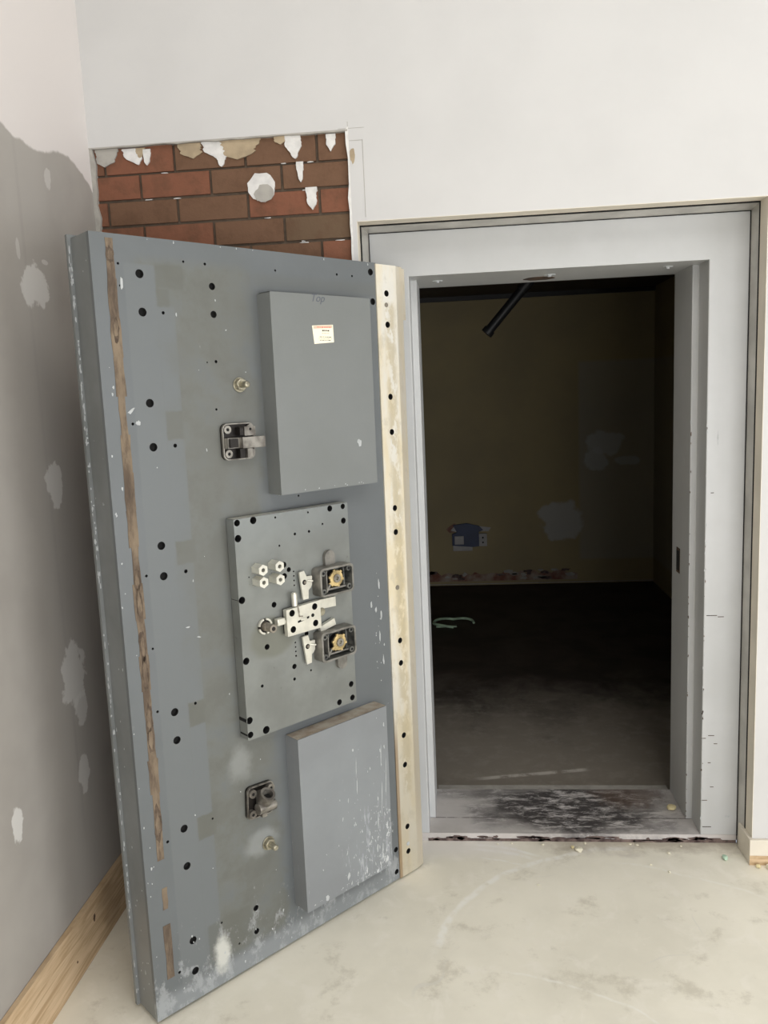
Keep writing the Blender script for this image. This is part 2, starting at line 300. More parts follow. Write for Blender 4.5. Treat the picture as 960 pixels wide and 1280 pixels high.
# ------------------------------------------------------------------ mesh helpers
class MB:
    def __init__(s): s.v = []; s.f = []; s.m = []
    def add(s, vs, fs, mi=0, mat=None):
        b = len(s.v)
        for p in vs:
            p = Vector(p); s.v.append(mat @ p if mat else p)
        for f in fs: s.f.append([b+i for i in f]); s.m.append(mi)
        return s
    def addh(s, vs, fs, ms, mi, dark):
        b = len(s.v); s.v += [Vector(p) for p in vs]
        for f, k in zip(fs, ms): s.f.append([b+i for i in f]); s.m.append(dark if k else mi)
        return s
    def box(s, x0, x1, y0, y1, z0, z1, mi=0, mat=None):
        v = [(x, y, z) for z in (z0, z1) for y in (y0, y1) for x in (x0, x1)]
        return s.add(v, [(0, 2, 3, 1), (4, 5, 7, 6), (0, 1, 5, 4), (2, 6, 7, 3), (0, 4, 6, 2), (1, 3, 7, 5)], mi, mat)
    def prism(s, pts, d0, d1, axis='y', mi=0, mat=None, caps=(True, True), mi_side=None):
        """pts polygon: axis y -> (x,z); axis z -> (x,y); axis x -> (y,z)"""
        def P(p, d): return {'y': (p[0], d, p[1]), 'z': (p[0], p[1], d), 'x': (d, p[0], p[1])}[axis]
        n = len(pts); v = [P(p, d0) for p in pts]+[P(p, d1) for p in pts]
        if caps[0] or caps[1]: s.add(v, ([list(range(n))[::-1]] if caps[0] else [])+([[n+i for i in range(n)]] if caps[1] else []), mi, mat)
        return s.add(v, [(i, (i+1) % n, n+(i+1) % n, n+i) for i in range(n)], mi if mi_side is None else mi_side, mat)
    def cyl(s, c, r, d0, d1, axis='y', n=20, mi=0, mat=None, r1=None, rot=0):
        r1 = r if r1 is None else r1
        def P(a, rr, d):
            u, w_ = c[0]+rr*cos(a), c[1]+rr*sin(a)
            return {'y': (u, d, w_), 'z': (u, w_, d), 'x': (d, u, w_)}[axis]
        A = [rot+2*pi*i/n for i in range(n)]
        v = [P(a, r, d0) for a in A]+[P(a, r1, d1) for a in A]
        return s.add(v, [list(range(n))[::-1], [n+i for i in range(n)]]+[(i, (i+1) % n, n+(i+1) % n, n+i) for i in range(n)], mi, mat)
    def ring(s, c, r0, r1, d0, d1, axis='y', n=24, mi=0, a0=0., a1=2*pi, mat=None):
        full = abs(a1-a0-2*pi) < 1e-6; k = n if full else n+1
        A = [a0+(a1-a0)*i/n for i in range(k)]
        def P(a, rr, d):
            u, w_ = c[0]+rr*cos(a), c[1]+rr*sin(a)
            return {'y': (u, d, w_), 'z': (u, w_, d), 'x': (d, u, w_)}[axis]
        v = []
        for a in A: v += [P(a, r0, d0), P(a, r1, d0), P(a, r1, d1), P(a, r0, d1)]
        f = []
        for i in range(n):
            p, q = 4*i, 4*((i+1) % k)
            for j in range(4): f.append((p+j, p+(j+1) % 4, q+(j+1) % 4, q+j))
        if not full: f += [(0, 1, 2, 3), tuple(4*(k-1)+j for j in (3, 2, 1, 0))]
        return s.add(v, f, mi, mat)
    def blob(s, c, ru, rv, d0, d1, axis='y', mi=0, n=14, jit=.25, rot=0, seed=None, mat=None):
        R = random.Random(seed if seed is not None else random.random())
        pts = []
        for i in range(n):
            a = 2*pi*i/n; k = 1+R.uniform(-jit, jit)
            u, v = ru*k*cos(a), rv*k*sin(a)
            pts.append((c[0]+u*cos(rot)-v*sin(rot), c[1]+u*sin(rot)+v*cos(rot)))
        return s.prism(pts, d0, d1, axis, mi, mat)
    def rock(s, c, r, mi=0, seed=0, flat=.6):
        R = random.Random(seed); bm = bmesh.new(); bmesh.ops.create_icosphere(bm, subdivisions=2, radius=r)
        ax = [R.uniform(.6, 1.3) for _ in range(2)]
        for v in bm.verts:
            v.co = Vector((v.co.x*ax[0], v.co.y*ax[1], v.co.z*flat))*(1+R.uniform(-.16, .16))
        zmin = min(v.co.z for v in bm.verts)
        vs = [v.co+Vector(c)-Vector((0, 0, zmin)) for v in bm.verts]; fs = [[v.index for v in f.verts] for f in bm.faces]; bm.free()
        return s.add(vs, fs, mi)
    def tube(s, pts, r, n=12, mi=0):
        pts = [Vector(p) for p in pts]; v = []; f = []
        for i, p in enumerate(pts):
            d = (pts[min(i+1, len(pts)-1)]-pts[max(i-1, 0)]).normalized()
            a = d.cross(Vector((0, 0, 1)) if abs(d.z) < .9 else Vector((1, 0, 0))).normalized(); b = d.cross(a)
            v += [p+a*r*cos(2*pi*j/n)+b*r*sin(2*pi*j/n) for j in range(n)]
        for i in range(len(pts)-1):
            for j in range(n): f.append((i*n+j, i*n+(j+1) % n, (i+1)*n+(j+1) % n, (i+1)*n+j))
        f += [list(range(n))[::-1], [(len(pts)-1)*n+j for j in range(n)]]
        return s.add(v, f, mi)
    def build(s, name, mats, parent=None, bevel=0, smooth=False, seg=2):
        me = bpy.data.meshes.new(name); me.from_pydata([tuple(v) for v in s.v], [], s.f)
        if not isinstance(mats, (list, tuple)): mats = [mats]
        for m in mats: me.materials.append(m)
        for p, mi in zip(me.polygons, s.m): p.material_index = mi
        bm = bmesh.new(); bm.from_mesh(me); bmesh.ops.recalc_face_normals(bm, faces=bm.faces); bm.to_mesh(me); bm.free()
        return link(name, me, parent, bevel, smooth, seg)
def link(name, me, parent=None, bevel=0, smooth=False, seg=2):
    o = bpy.data.objects.new(name, me); COL.objects.link(o)
    if parent: o.parent = parent
    if smooth or bevel:
        for p in me.polygons: p.use_smooth = True
        bm = bmesh.new(); bm.from_mesh(me)
        for e in bm.edges:
            if len(e.link_faces) == 2 and e.calc_face_angle(0) > .6: e.smooth = False
        bm.to_mesh(me); bm.free()
    if bevel:
        b = o.modifiers.new('bevel', 'BEVEL'); b.width = bevel; b.segments = seg; b.limit_method = 'ANGLE'; b.angle_limit = radians(40); b.harden_normals = False
    return o
def holed(outlines, holes, y0, y1, n=24):
    """flat plate in the x/z plane with round holes, returned as verts/faces in (x,y,z)"""
    cu = bpy.data.curves.new('tmp', 'CURVE'); cu.dimensions = '2D'; cu.fill_mode = 'BOTH'; cu.extrude = abs(y1-y0)/2
    def sp(pts):
        q = cu.splines.new('POLY'); q.points.add(len(pts)-1); q.use_cyclic_u = True
        for i, p in enumerate(pts): q.points[i].co = (p[0], p[1], 0, 1)
    for o in outlines: sp(o)
    for hx, hz, r in holes: sp([(hx+r*cos(2*pi*i/n), hz+r*sin(2*pi*i/n)) for i in range(n)])
    ob = bpy.data.objects.new('tmp', cu); COL.objects.link(ob)
    dg = bpy.context.evaluated_depsgraph_get(); me = bpy.data.meshes.new_from_object(ob.evaluated_get(dg))
    mid = (y0+y1)/2
    vs = [(v.co.x, mid-v.co.z, v.co.y) for v in me.vertices]; fs = [list(p.vertices) for p in me.polygons]
    mis = []
    for f in fs:
        ys = [vs[i][1] for i in f]; c = sum((Vector(vs[i]) for i in f), Vector())/len(f)
        mis.append(1 if max(ys)-min(ys) > 1e-5 and any((c.x-h[0])**2+(c.z-h[1])**2 < (h[2]*1.02)**2 for h in holes) else 0)
    bpy.data.objects.remove(ob); bpy.data.meshes.remove(me); bpy.data.curves.remove(cu)
    return vs, fs, mis
def rrect(x0, x1, z0, z1, r, n=5):
    p = []
    for cx, cz, a in ((x1-r, z0+r, -pi/2), (x1-r, z1-r, 0), (x0+r, z1-r, pi/2), (x0+r, z0+r, pi)):
        for i in range(n+1): t = a+pi/2*i/n; p.append((cx+r*cos(t), cz+r*sin(t)))
    return p
def struct(o): o['kind'] = 'structure'; return o
def tag(o, label, cat, group=None):
    o['label'] = label; o['category'] = cat; o['kind'] = 'thing'
    if group: o['group'] = group
    return o
def empty(name, loc=(0, 0, 0), rot=(0, 0, 0)):
    o = bpy.data.objects.new(name, None); COL.objects.link(o); o.location = loc; o.rotation_euler = rot; o.empty_display_size = .1; return o

# ------------------------------------------------------------------ room shell
XR, YB, ZC = 5.6, -5.2, 4.6
XL, XO = .8452, 2.0865            # opening in the drywall
ZO = 2.1587
struct(MB().box(-.1, XR+.1, YB-.1, .1245, -.1, 0).build('floor', FLOOR))
struct(MB().box(-.1, XR+.1, YB-.1, .1, ZC, ZC+.1).build('ceiling', WHITE))
b = MB()
b.box(0, XR, 0, .14, 2.4313, ZC)                    # above everything
b.box(.829, XL, 0, .14, 0, 2.4313)                  # sliver between brick and opening
b.box(XL, XO, 0, .14, ZO, 2.4313)
b.box(XO, XR, 0, .14, 0, 2.4313)
# loose drywall edges round the cut-out
R = random.Random(3)
pts = [(.0, 2.4325)]+[(x/20*.829, 2.4300-R.uniform(0, .004)) for x in range(21)]+[(.829, 2.4325)]
b.prism(pts, -.0012, .017, 'y', 1)
b.prism([(.0, 2.43), (.010, 2.43)]+[(.010+R.uniform(0, .007)+.003*(i % 2), 2.42-.04*i) for i in range(14)]+[(.0, 1.85)], .001, .018, 'y', 1)
b.prism([(.829, 2.44)]+[(.827-R.uniform(0, .006), 2.43-.04*i) for i in range(14)]+[(.831, 1.85), (.831, 2.44)], -.001, .018, 'y', 2)
# pencil layout lines and a tan scar beside the cut-out
b.box(.829, .8305, -.0006, 0, 2.43, 2.455, 3); b.box(.80, .88, -.0006, 0, 2.4345, 2.4355, 3)
b.box(.873, .8745, -.0006, 0, 2.17, 2.40, 3); b.box(.832, .874, -.0006, 0, 2.398, 2.3993, 3)
b.blob((.842, 2.355), .008, .026, -.0008, .001, 'y', 4, seed=4)
wb = struct(b.build('wall_back', [WHITE, GREYPL, PLASTER, GREYPL, TANPL]))

b = MB().box(0, .829, .022, .12, 0, 2.4313, 0)
k = 0; tones = []
L_, H_, J = .229, .079, .009
for row in range(0, 31):
    z1 = 2.425-row*H_+.0; z0 = z1-H_+J
    if row == 0: z1 = 2.4313; z0 = 2.351
    else: z1 = 2.344-(row-1)*H_; z0 = z1-H_+J
    if z0 < 0: z0 = 0.0
    if z1 < .02: break
    off = .042 if row % 2 == 0 else .155
    x = off-2*L_
    while x < .829:
        xa, xb = max(.001, x+J/2), min(.8285, x+L_-J/2)
        if xb-xa > .01:
            d = random.uniform(-.0015, .0015); n0 = len(b.f); b.box(xa, xb, .014+d, .03, z0, z1, 1); tones.append((n0, len(b.f), random.choice([0, .1, .2, .4, .7, 1])))
        x += L_
n_brick = len(b.f)
def drip(cx, w_, zt, zb, mi, seed):
    R = random.Random(seed); p = [(cx-w_/2, zt)]
    N = 12; sk = R.uniform(-.25, .35)*w_; wd = []
    for i in range(N+1):
        t = i/N; wd.append(w_/2*(1-t**2.6)**.8*(1+.28*sin(t*9+seed*1.7)*t+R.uniform(-.08, .08)))
    for i in range(N+1): p.append((cx+sk*(i/N)**1.5-max(.001, wd[i]), zt-(zt-zb)*(.08+.92*i/N)))
    for i in range(N, -1, -1): p.append((cx+sk*(i/N)**1.5+max(.001, wd[i]*R.uniform(.9, 1.05)), zt-(zt-zb)*(.08+.92*i/N)))
    p.append((cx+w_/2, zt)); b.prism(p, .0085-.00018*seed, .016, 'y', mi)
for a in [(.055, .075, 2.43, 2.375, 4, 1), (.135, .06, 2.425, 2.375, 2, 2), (.165, .03, 2.425, 2.395, 3, 3), (.185, .025, 2.42, 2.372, 2, 4), (.325, .075, 2.428, 2.382, 3, 5),
          (.405, .08, 2.43, 2.372, 2, 6), (.425, .035, 2.40, 2.352, 2, 7), (.49, .125, 2.43, 2.37, 3, 8), (.615, .04, 2.43, 2.405, 3, 9), (.655, .05, 2.43, 2.36, 2, 10), (.673, .022, 2.350, 2.290, 2, 11), (.705, .036, 2.272, 2.205, 2, 12), (.775, .03, 2.425, 2.375, 2, 13)]: drip(*a)
b.blob((.548, 2.283), .044, .044, .008, .016, 'y', 2, n=22, jit=.08, seed=3)
b.blob((.555, 2.262), .030, .026, .0065, .008, 'y', 4, n=16, jit=.15, seed=5)
for i in range(12):
    r_ = random.choice([2.347, 2.268, 2.189, 2.110]); b.blob((random.uniform(.05, .8), r_+random.uniform(-.003, .003)), random.uniform(.004, .016), .0013, .012, .018, 'y', 2, n=8, jit=.4)
bw = b.build('wall_masonry', [MORTAR, BRICK, PLASTER, TANPL, GREYPL]); struct(bw)
at = bw.data.attributes.new('tone', 'FLOAT', 'FACE')
for a0, a1, t_ in tones:
    for i in range(a0, a1): at.data[i].value = t_

b = MB().box(-.12, 0, YB-.1, .12, 0, ZC)
struct(b.build('wall_left', LEFTW))
b = MB()                                             # right wall with a wide low window
b.box(XR, XR+.1, YB-.1, -4.5, 0, ZC); b.box(XR, XR+.1, -1.9, .14, 0, ZC); b.box(XR, XR+.1, -4.5, -1.9, 0, .2); b.box(XR, XR+.1, -4.5, -1.9, 1.9, ZC)
struct(b.build('wall_right', WHITE))
b = MB()                                             # rear wall with a wide shop window
b.box(0, 1.2, YB-.1, YB, 0, ZC); b.box(5.2, XR, YB-.1, YB, 0, ZC); b.box(1.2, 5.2, YB-.1, YB, 0, .4); b.box(1.2, 5.2, YB-.1, YB, 2.6, ZC)
struct(b.build('wall_rear', WHITE))
# pine board along the left wall
b = MB().box(.0005, .0165, YB, -.002, 0, .172, 0)
b.blob((-.50, .115), .006, .012, .016, .0169, 'x', 1, seed=2, n=8); b.blob((-.62, .06), .004, .004, .016, .0169, 'x', 1, seed=3, n=8)
struct(b.build('baseboard_left', [PINE, RUST], bevel=.0015))
# baseboard round the right hand corner of the opening
b = MB().box(XO-.012, XO+.9, -.013, 0, 0, .09); b.box(XO-.012, XO, 0, .10, 0, .09)
b.add([(XO+.02, -.0135, 0), (XO+.05, -.0135, 0), (XO+.9, -.0135, 0), (XO+.9, -.0135, .02), (XO-.012, -.0135, .035), (XO-.012, -.0135, 0)], [(0, 1, 2, 3, 4, 5)], 1)
struct(b.build('baseboard_right', [BEIGE, PINE], bevel=.002))
# beige drywall bead lining the opening, and the metal channel behind it
def ushape(xl, xr, zt, wl, wr, wt, y0, y1, mi, taper=False):
    q = 0 if taper else 1
    b.prism([(xl, y0), (xl+wl*q, y0), (xl+wl, y1), (xl, y1)], 0, zt, 'z', mi)
    b.prism([(xr, y0), (xr-wr*q, y0), (xr-wr, y1), (xr, y1)], 0, zt, 'z', mi)
    b.prism([(y0, zt), (y0, zt-wt*q), (y1, zt-wt), (y1, zt)], xl, xr, 'x', mi)
b = MB(); ushape(XL, XO, ZO, .0015, .0015, .0015, -.0005, .060, 0)
struct(b.build('trim_1', BEIGE))
b = MB(); ushape(XL+.006, XO-.002, ZO-.0055, .0175, .0065, .0115, .066, .1225, 0, True)
ushape(XL, XO, ZO, .0040, .0030, .0040, .060, .068, 1)
# a thin dark caulk gap where the channel meets the steel
b.box(XL+.0225, XL+.0250, .119, .123, .03, ZO-.017, 1); b.box(XO-.0100, XO-.0078, .119, .123, .03, ZO-.017, 1); b.box(XL+.02, XO-.008, .119, .123, ZO-.0185, ZO-.016, 1)
struct(b.build('trim_2', [SHOE, DARK]))

# ------------------------------------------------------------------ vault room beyond
D5, XC, ZV = 4.0, 2.709, 2.35
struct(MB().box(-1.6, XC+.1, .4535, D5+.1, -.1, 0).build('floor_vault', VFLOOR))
b = MB().box(-1.6, XC+.1, .47, D5+.1, ZV, ZV+.1, 0)
b.box(-1.6, XC, D5-.03, D5, ZV-.035, ZV, 1); b.box(-1.0, .95, 2.6, 2.66, ZV-.07, ZV, 1)
struct(b.build('ceiling_vault', [VCEIL, VCAP]))
b = MB().box(-1.6, XC+.1, D5, D5+.1, 0, ZV, 0)
p = [(.70, .03)]+[(.72+i*.05, .05+random.uniform(0, .012)) for i in range(0)]
top = [(2.10-.035*i, .105+random.uniform(-.022, .016)) for i in range(40)]
b.prism([(.70, .035), (2.10, .035)]+top, D5-.004, D5, 'y', 1)
for i in range(24): b.blob((random.uniform(.8, 2.05), random.uniform(.05, .12)), random.uniform(.02, .05), random.uniform(.008, .016), D5-.006, D5-.003, 'y', random.choice([2, 3]), jit=.4)
b.box(.7, XC, D5-.006, D5, .008, .014, 2)
struct(b.build('wall_vault_back', [VWALL, REDRES, GREYPL, GRIME]))
struct(MB().box(XC, XC+.1, .47, D5, 0, ZV).build('wall_vault_right', VWALL))
struct(MB().box(-1.7, -1.6, .47, D5, 0, ZV).build('wall_vault_left', VWALL))
b = MB()
b.box(-1.7, .8692, .142, .47, 0, ZV+.1); b.box(2.0780, XC+.1, .142, .47, 0, ZV+.1); b.box(.8692, 2.0780, .142, .47, 2.1415, ZV+.1)
struct(b.build('wall_vault_front', MORTAR))

# ------------------------------------------------------------------ steel frame
Y1, Y2, Y3 = .1235, .2306, .4524
sxl, sxr, szt = .8692, 2.0780, 2.1410
fr = tag(empty('vault_door_frame', (1.45, .29, 0)), 'heavy grey painted steel frame with stepped jambs around the dark doorway', 'door frame')
off = Matrix.Translation((-1.45, -.29, 0))
def fb(name, fn, mats=FRAME, bevel=.0025):
    b = MB(); fn(b); b.v = [off @ v for v in b.v]; return b.build(name, mats, fr, bevel)
fb('jamb', lambda b: b.prism([(sxl, Y1), (.995, Y1), (.995, Y2), (1.0157, Y2), (1.0157, Y3), (sxl, Y3)], .031, 2.0, 'z'))
def rj(b):
    b.prism([(1.9540, Y1), (sxr, Y1), (sxr, Y3), (1.9327, Y3), (1.9327, Y2), (1.9540, Y2)], .031, 2.0, 'z')
rjo = fb('jamb', rj)
fb('header', lambda b: b.prism([(sxl, 2.0), (sxr, 2.0), (sxr, szt), (sxl, szt)], Y1, Y3, 'y'))
b = MB(); R = random.Random(5)                       # chips down the arrises of the right jamb
for i in range(44):
    z = R.uniform(.04, 1.5); s_ = R.uniform(.001, .0035)
    b.blob((1.9548+R.uniform(-.001, .003), z), s_*.6, s_*1.6, Y1-.0004, Y1+.002, 'y', R.choice([0, 0, 1]), n=7, jit=.4)
for i in range(34):
    z = R.uniform(.04, 1.5); s_ = R.uniform(.001, .0035)
    b.blob((1.9335+R.uniform(-.001, .002), z), s_*.5, s_*1.6, Y2-.0004, Y2+.002, 'y', R.choice([0, 1, 1]), n=7, jit=.4)
for x, z, l in [(1.985, .40, .02), (2.0, .37, .012), (1.96, .39, .015), (1.975, .06, .03), (1.98, .30, .01), (1.99, .21, .012), (1.975, 1.25, .01), (1.965, .16, .02), (1.98, .83, .035), (2.01, .825, .02)]:
    b.box(x-l/2, x+l/2, Y1-.0004, Y1, z-.0012, z+.0012, 1)
b.blob((2.045, .10), .008, .004, Y1-.0005, Y1, 'y', 0); b.blob((1.99, 1.43), .002, .025, Y1-.0005, Y1, 'y', 0, jit=.4)
b.v = [off @ v for v in b.v]; b.build('paint_chips', [CHIP, RUST], rjo)['kind'] = 'stuff'
b = MB().box(1.930, 1.9335, .348, .383, .935, 1.008, 0); b.box(1.9315, 1.9330, .343, .388, .925, 1.018, 1)
b.v = [off @ v for v in b.v]; b.build('strike_hole', [DARK, RUST], rjo)
b = MB()
b.blob((1.443, .357), .056, .045, 1.9990, 2.001, 'z', 0, n=18, jit=.08, seed=9)
b.v = [off @ v for v in b.v]; b.build('rusted_hole', RUST, fr)
for x, y in [(1.087, .271), (1.469, .267), (1.853, .233)]:
    b = MB().blob((x, y), .014, .007, 1.9975, 2.001, 'z', 0, n=9, jit=.4); b.blob((x, y), .006, .006, 1.992, 1.998, 'z', 0, n=8, jit=.2)
    b.v = [off @ v for v in b.v]; b.build('filled_screw', CHIP, fr)

# sill
b = MB()
b.box(.871, 2.076, Y1, Y2-.001, .0005, .0300); b.box(.871, 2.076, Y2+.001, Y3-.001, .0005, .0295)
b.box(1.02, 1.93, Y3+.002, .50, .0005, .022, 2)
R = random.Random(8)
for i in range(70):
    x = R.uniform(1.0, 2.04)**1.0; b.blob((x, R.uniform(.002, .018)), R.uniform(.006, .030), R.uniform(.002, .006), Y1-.002, Y1+.001, 'y', 1, n=9, jit=.4)
b.box(.99, 2.076, Y1-.0015, Y1, .0, .010, 1)
sl = b.build('door_sill', [SILL, GRIME, GREYPL])
tag(sl, 'low pale grey sill across the doorway, smeared with black grime', 'sill')

# ------------------------------------------------------------------ things in the vault
t = tag(empty('junction_box', (1.235, D5, .42)), 'small wall box wrapped in dark blue tape with white sockets, on the vault back wall', 'outlet')
o_ = Matrix.Translation((-1.235, -D5, -.42))
def tb(name, mats, fn, bevel=.002):
    b = MB(); fn(b); b.v = [o_ @ v for v in b.v]; return b.build(name, mats, t, bevel)
tb('mounting_plate', OFFW, lambda b: b.box(1.085, 1.245, D5-.012, D5-.001, .295, .37))
tb('tape_wrap', BLUE, lambda b: b.prism([(1.09, .515), (1.20, .53), (1.30, .505), (1.335, .47), (1.30, .455), (1.30, .335), (1.25, .33), (1.08, .345), (1.08, .44), (1.12, .455)], D5-.030, D5-.012, 'y'))
tb('socket_plate', OFFW, lambda b: b.box(1.10, 1.175, D5-.038, D5-.030, .355, .425))
def sock(b):
    b.box(1.30, 1.365, D5-.028, D5-.001, .335, .44); b.box(1.325, 1.338, D5-.030, D5-.0275, .40, .413, 1); b.box(1.325, 1.338, D5-.030, D5-.0275, .36, .373, 1)
tb('socket', [OFFW, DARK], sock)
tb('torn_flap', REDRES, lambda b: b.prism([(1.03, .48), (1.10, .53), (1.12, .515), (1.10, .45), (1.06, .45)], D5-.006, D5-.001, 'y', 0), 0)
tb('torn_flap', OFFW, lambda b: b.prism([(1.07, .47), (1.115, .52), (1.12, .455)], D5-.0095, D5-.006, 'y', 0), 0)
tb('torn_flap', OFFW, lambda b: b.prism([(1.30, .50), (1.40, .485), (1.38, .455), (1.31, .455)], D5-.006, D5-.001, 'y', 0), 0)
t = tag(empty('hanging_light_fixture', (1.535, 2.0, 2.35)), 'dark bar and rod hanging askew from the vault ceiling', 'light fixture')
MB().tube([(.075, 0, 0), (.055, 0, -.09), (.0, 0, -.20)], .012).build('rod', BLACKM, t, smooth=True)
b = MB(); b.tube([(-.005, 0, -.19), (-.20, 0, -.41)], .026, n=16); b.tube([(-.195, 0, -.405), (-.215, 0, -.427)], .033, n=16); b.tube([(.03, 0, -.15), (-.02, 0, -.205)], .030, n=16)
b.build('bar', BLACKM, t, smooth=True)
b = MB(); P = []
for i in range(22):
    a = i/21*pi*1.5; P.append((1.08+.14*cos(a), 2.86+.10*sin(a)*1.0, .012+.01*abs(sin(a*2))))
b.tube(P, .009, n=6); b.box(.96, 1.10, 2.80, 2.83, .0, .006)
tag(b.build('plastic_strap', GREENP), 'pale green curl of plastic strap on the dark vault floor', 'strap')

# ------------------------------------------------------------------ the vault door leaf
TH = 3.9795; SAG, LEAN = -.0073, .0047
ca, na = Vector((cos(TH), sin(TH), 0)), Vector((-sin(TH), cos(TH), 0))
loc = Vector((.9807, -.0232, 0)) + ca*(-SAG) + na*LEAN + Vector((0, 0, .5*SAG))
door = tag(empty('vault_door', loc, (LEAN, SAG, TH)), 'thick grey steel vault door standing open, inner face bare with lock parts and drilled holes', 'door')
W_, T_, ZT = 1.0045, .100, 2.018
HL = [(.886, z, .0105) for z in (1.9306, 1.8407, 1.6224, 1.5145, 1.2669, 1.1887, .829, .7526, .5065, .4001, .1842, .0941)]
HM = [(.688, 1.9132, .009), (.689, 1.8429, .009), (.6833, .1789, .0085), (.6859, .1077, .0085)]
HR = [(.1348, 1.9895, .010), (.1301, 1.9028, .010), (.1286, .1173, .009), (.1295, .0380, .009)]
SM = [(.9385, 1.9507, .003), (.937, 1.8996, .003), (.7657, 1.9685, .003), (.7046, 1.9676, .0035), (.8313, 1.8411, .004), (.9349, 1.5741, .0035), (.8264, 1.5143, .005), (.9325, 1.1977, .0035), (.8235, 1.1903, .005),
      (.9317, 1.0101, .003), (.9330, .8444, .0035), (.4862, 1.968, .003), (.2676, 1.9731, .0035), (.2092, 1.9726, .003), (.7176, 1.7209, .002), (.6914, 1.723, .004), (.825, .835, .004), (.80, .50, .003), (.796, .19, .003), (.745, .10, .003), (.935, .49, .004), (.932, .115, .004), (.45, 1.345, .003), (.70, 1.60, .003)]
b = MB().box(0, W_, -T_, -.0125, .010, ZT, 0)
for hx, hz, r in HL+HM+HR+SM: b.cyl((hx, hz), r*1.25, -.0128, -.0115, n=14, mi=1)
for z in (1.9295, 1.8355, 1.6151, 1.5054, 1.2639, 1.1864, .8278, .752, .5032, .3998, .18, .0908): b.cyl((.0755, z), .012, -.0128, -.0115, n=14, mi=1)
R = random.Random(12)                                # scuffs on the free edge
for i in range(26):
    z = R.uniform(.05, 1.98); y = R.uniform(-.095, -.02); s_ = R.uniform(.0008, .0022)
    b.blob((y, z), s_, s_*R.uniform(.8, 3), W_-.001, W_+.0004, 'x', 2, n=7, jit=.4)
b.build('slab', [EDGE, DARK, CHIP], door, bevel=.0015)
vs, fs, ms = holed([[(.113, .010), (W_, .010), (W_, ZT), (.113, ZT)]], HL+HM+HR+SM, -.0125, 0)
b = MB().addh(vs, fs, ms, 0, 2)
for i in range(110):                                 # paint chips
    u = R.random()
    if u < .4: x, z = R.uniform(.12, .95), abs(R.gauss(0, .09))+.02
    elif u < .6: x, z = R.uniform(.975, 1.002), R.uniform(.05, 1.98)
    elif u < .75: x, z = R.uniform(.55, .95), R.uniform(.1, 1.9)
    elif u < .9: x, z = R.uniform(.13, .18), R.uniform(.6, 1.1)
    else: x, z = R.uniform(.12, 1.0), 2.012+R.uniform(-.003, .004)
    s_ = R.uniform(.0007, .0022); b.blob((x, min(z, 2.015)), s_, s_*R.uniform(.8, 2.4), -.001, .0004, 'y', 1, n=7, jit=.4)
b.blob((.934, 1.905), .0035, .015, -.001, .0008, 'y', 1, n=10); b.blob((.936, 1.605), .004, .012, -.001, .0008, 'y', 1, n=10, rot=.8, jit=.4); b.blob((.921, 1.575), .006, .006, -.001, .0008, 'y', 1)
b.blob((.83, 1.043), .006, .002, -.001, .0005, 'y', 1); b.blob((.80, 1.01), .005, .0018, -.001, .0005, 'y', 1, rot=.3)
for x, z, h in [(.155, 1.03, .03), (.15, .93, .03), (.16, .86, .035), (.148, .78, .03), (.19, .97, .02), (.172, .95, .02)]: b.blob((x, z), .003, h/2, -.001, .0005, 'y', 1, n=9, jit=.35)
b.build('inner_panel', [FACE, CHIP, DARK], door)
b = MB().box(-.008, W_+.009, -T_-.012, -T_, .0085, ZT+.008, 0)
for i in range(110):
    z = R.uniform(.03, 2.0)
    if R.random() < .5: z = R.uniform(1.2, 2.0)
    b.blob((W_+.006+R.uniform(-.003, .002), z), R.uniform(.0008, .0020), R.uniform(.002, .010), -T_-.001, -T_+.0006, 'y', 1, n=8, jit=.4)
b.build('outer_plate', [EDGE, CHIP], door, bevel=.001)
# brown sealant track up the free edge
b = MB(); R = random.Random(21); zs = [.052+i*(1.955/64) for i in range(65)]
def trackpoly(z_list, wl=.013, cx=.9575):
    l = [(cx-wl+R.uniform(-.0015, .0015)-.0, z) for z in z_list]; r_ = [(cx+wl+R.uniform(-.0015, .0015), z) for z in z_list]
    b.prism(l+r_[::-1], -.0005, .0009, 'y', 0)
for i in range(13, 64, 3): trackpoly(zs[i:i+4], .0105+R.uniform(-.002, .003))
for z, h in [(1.19, .03), (1.13, .05), (1.02, .04), (.95, .05), (.83, .04), (.78, .04), (.55, .05), (1.97, .02), (1.80, .03)]:
    b.blob((.958, z), .0095, h, .0005, .0012, 'y', 1, n=16, jit=.25); b.blob((.958, z), .0055, h*.6, .0010, .0015, 'y', 2, n=14, jit=.3)
t_ = NT('brown dried sealant'); n_ = t_.noise(12, 6, .7, sc=(2.5, 1, .5)); n2_ = t_.noise(5, 3, off=(0, 0, 3))
TRACK = t_.out(t_.mix(t_.step(n2_, .35, .6), t_.mix(t_.step(n_, .35, .6), rgb(112, 97, 80), rgb(76, 64, 54)), t_.mix(t_.step(n_, .4, .6), rgb(128, 113, 94), rgb(92, 78, 64))), .85, bump=n_, bs=.4)
b.build('sealant_track', [TRACK, plain('dark sealant', (72, 60, 50), .9, scale=50, c2=(98, 84, 70)), TRACK], door)
b = MB(); trackpoly(zs[2:8], .010); b.build('sealant_remnant', TRACK, door)
b = MB(); trackpoly([.31, .33, .35, .37], .007, .956); b.build('sealant_remnant', TRACK, door)
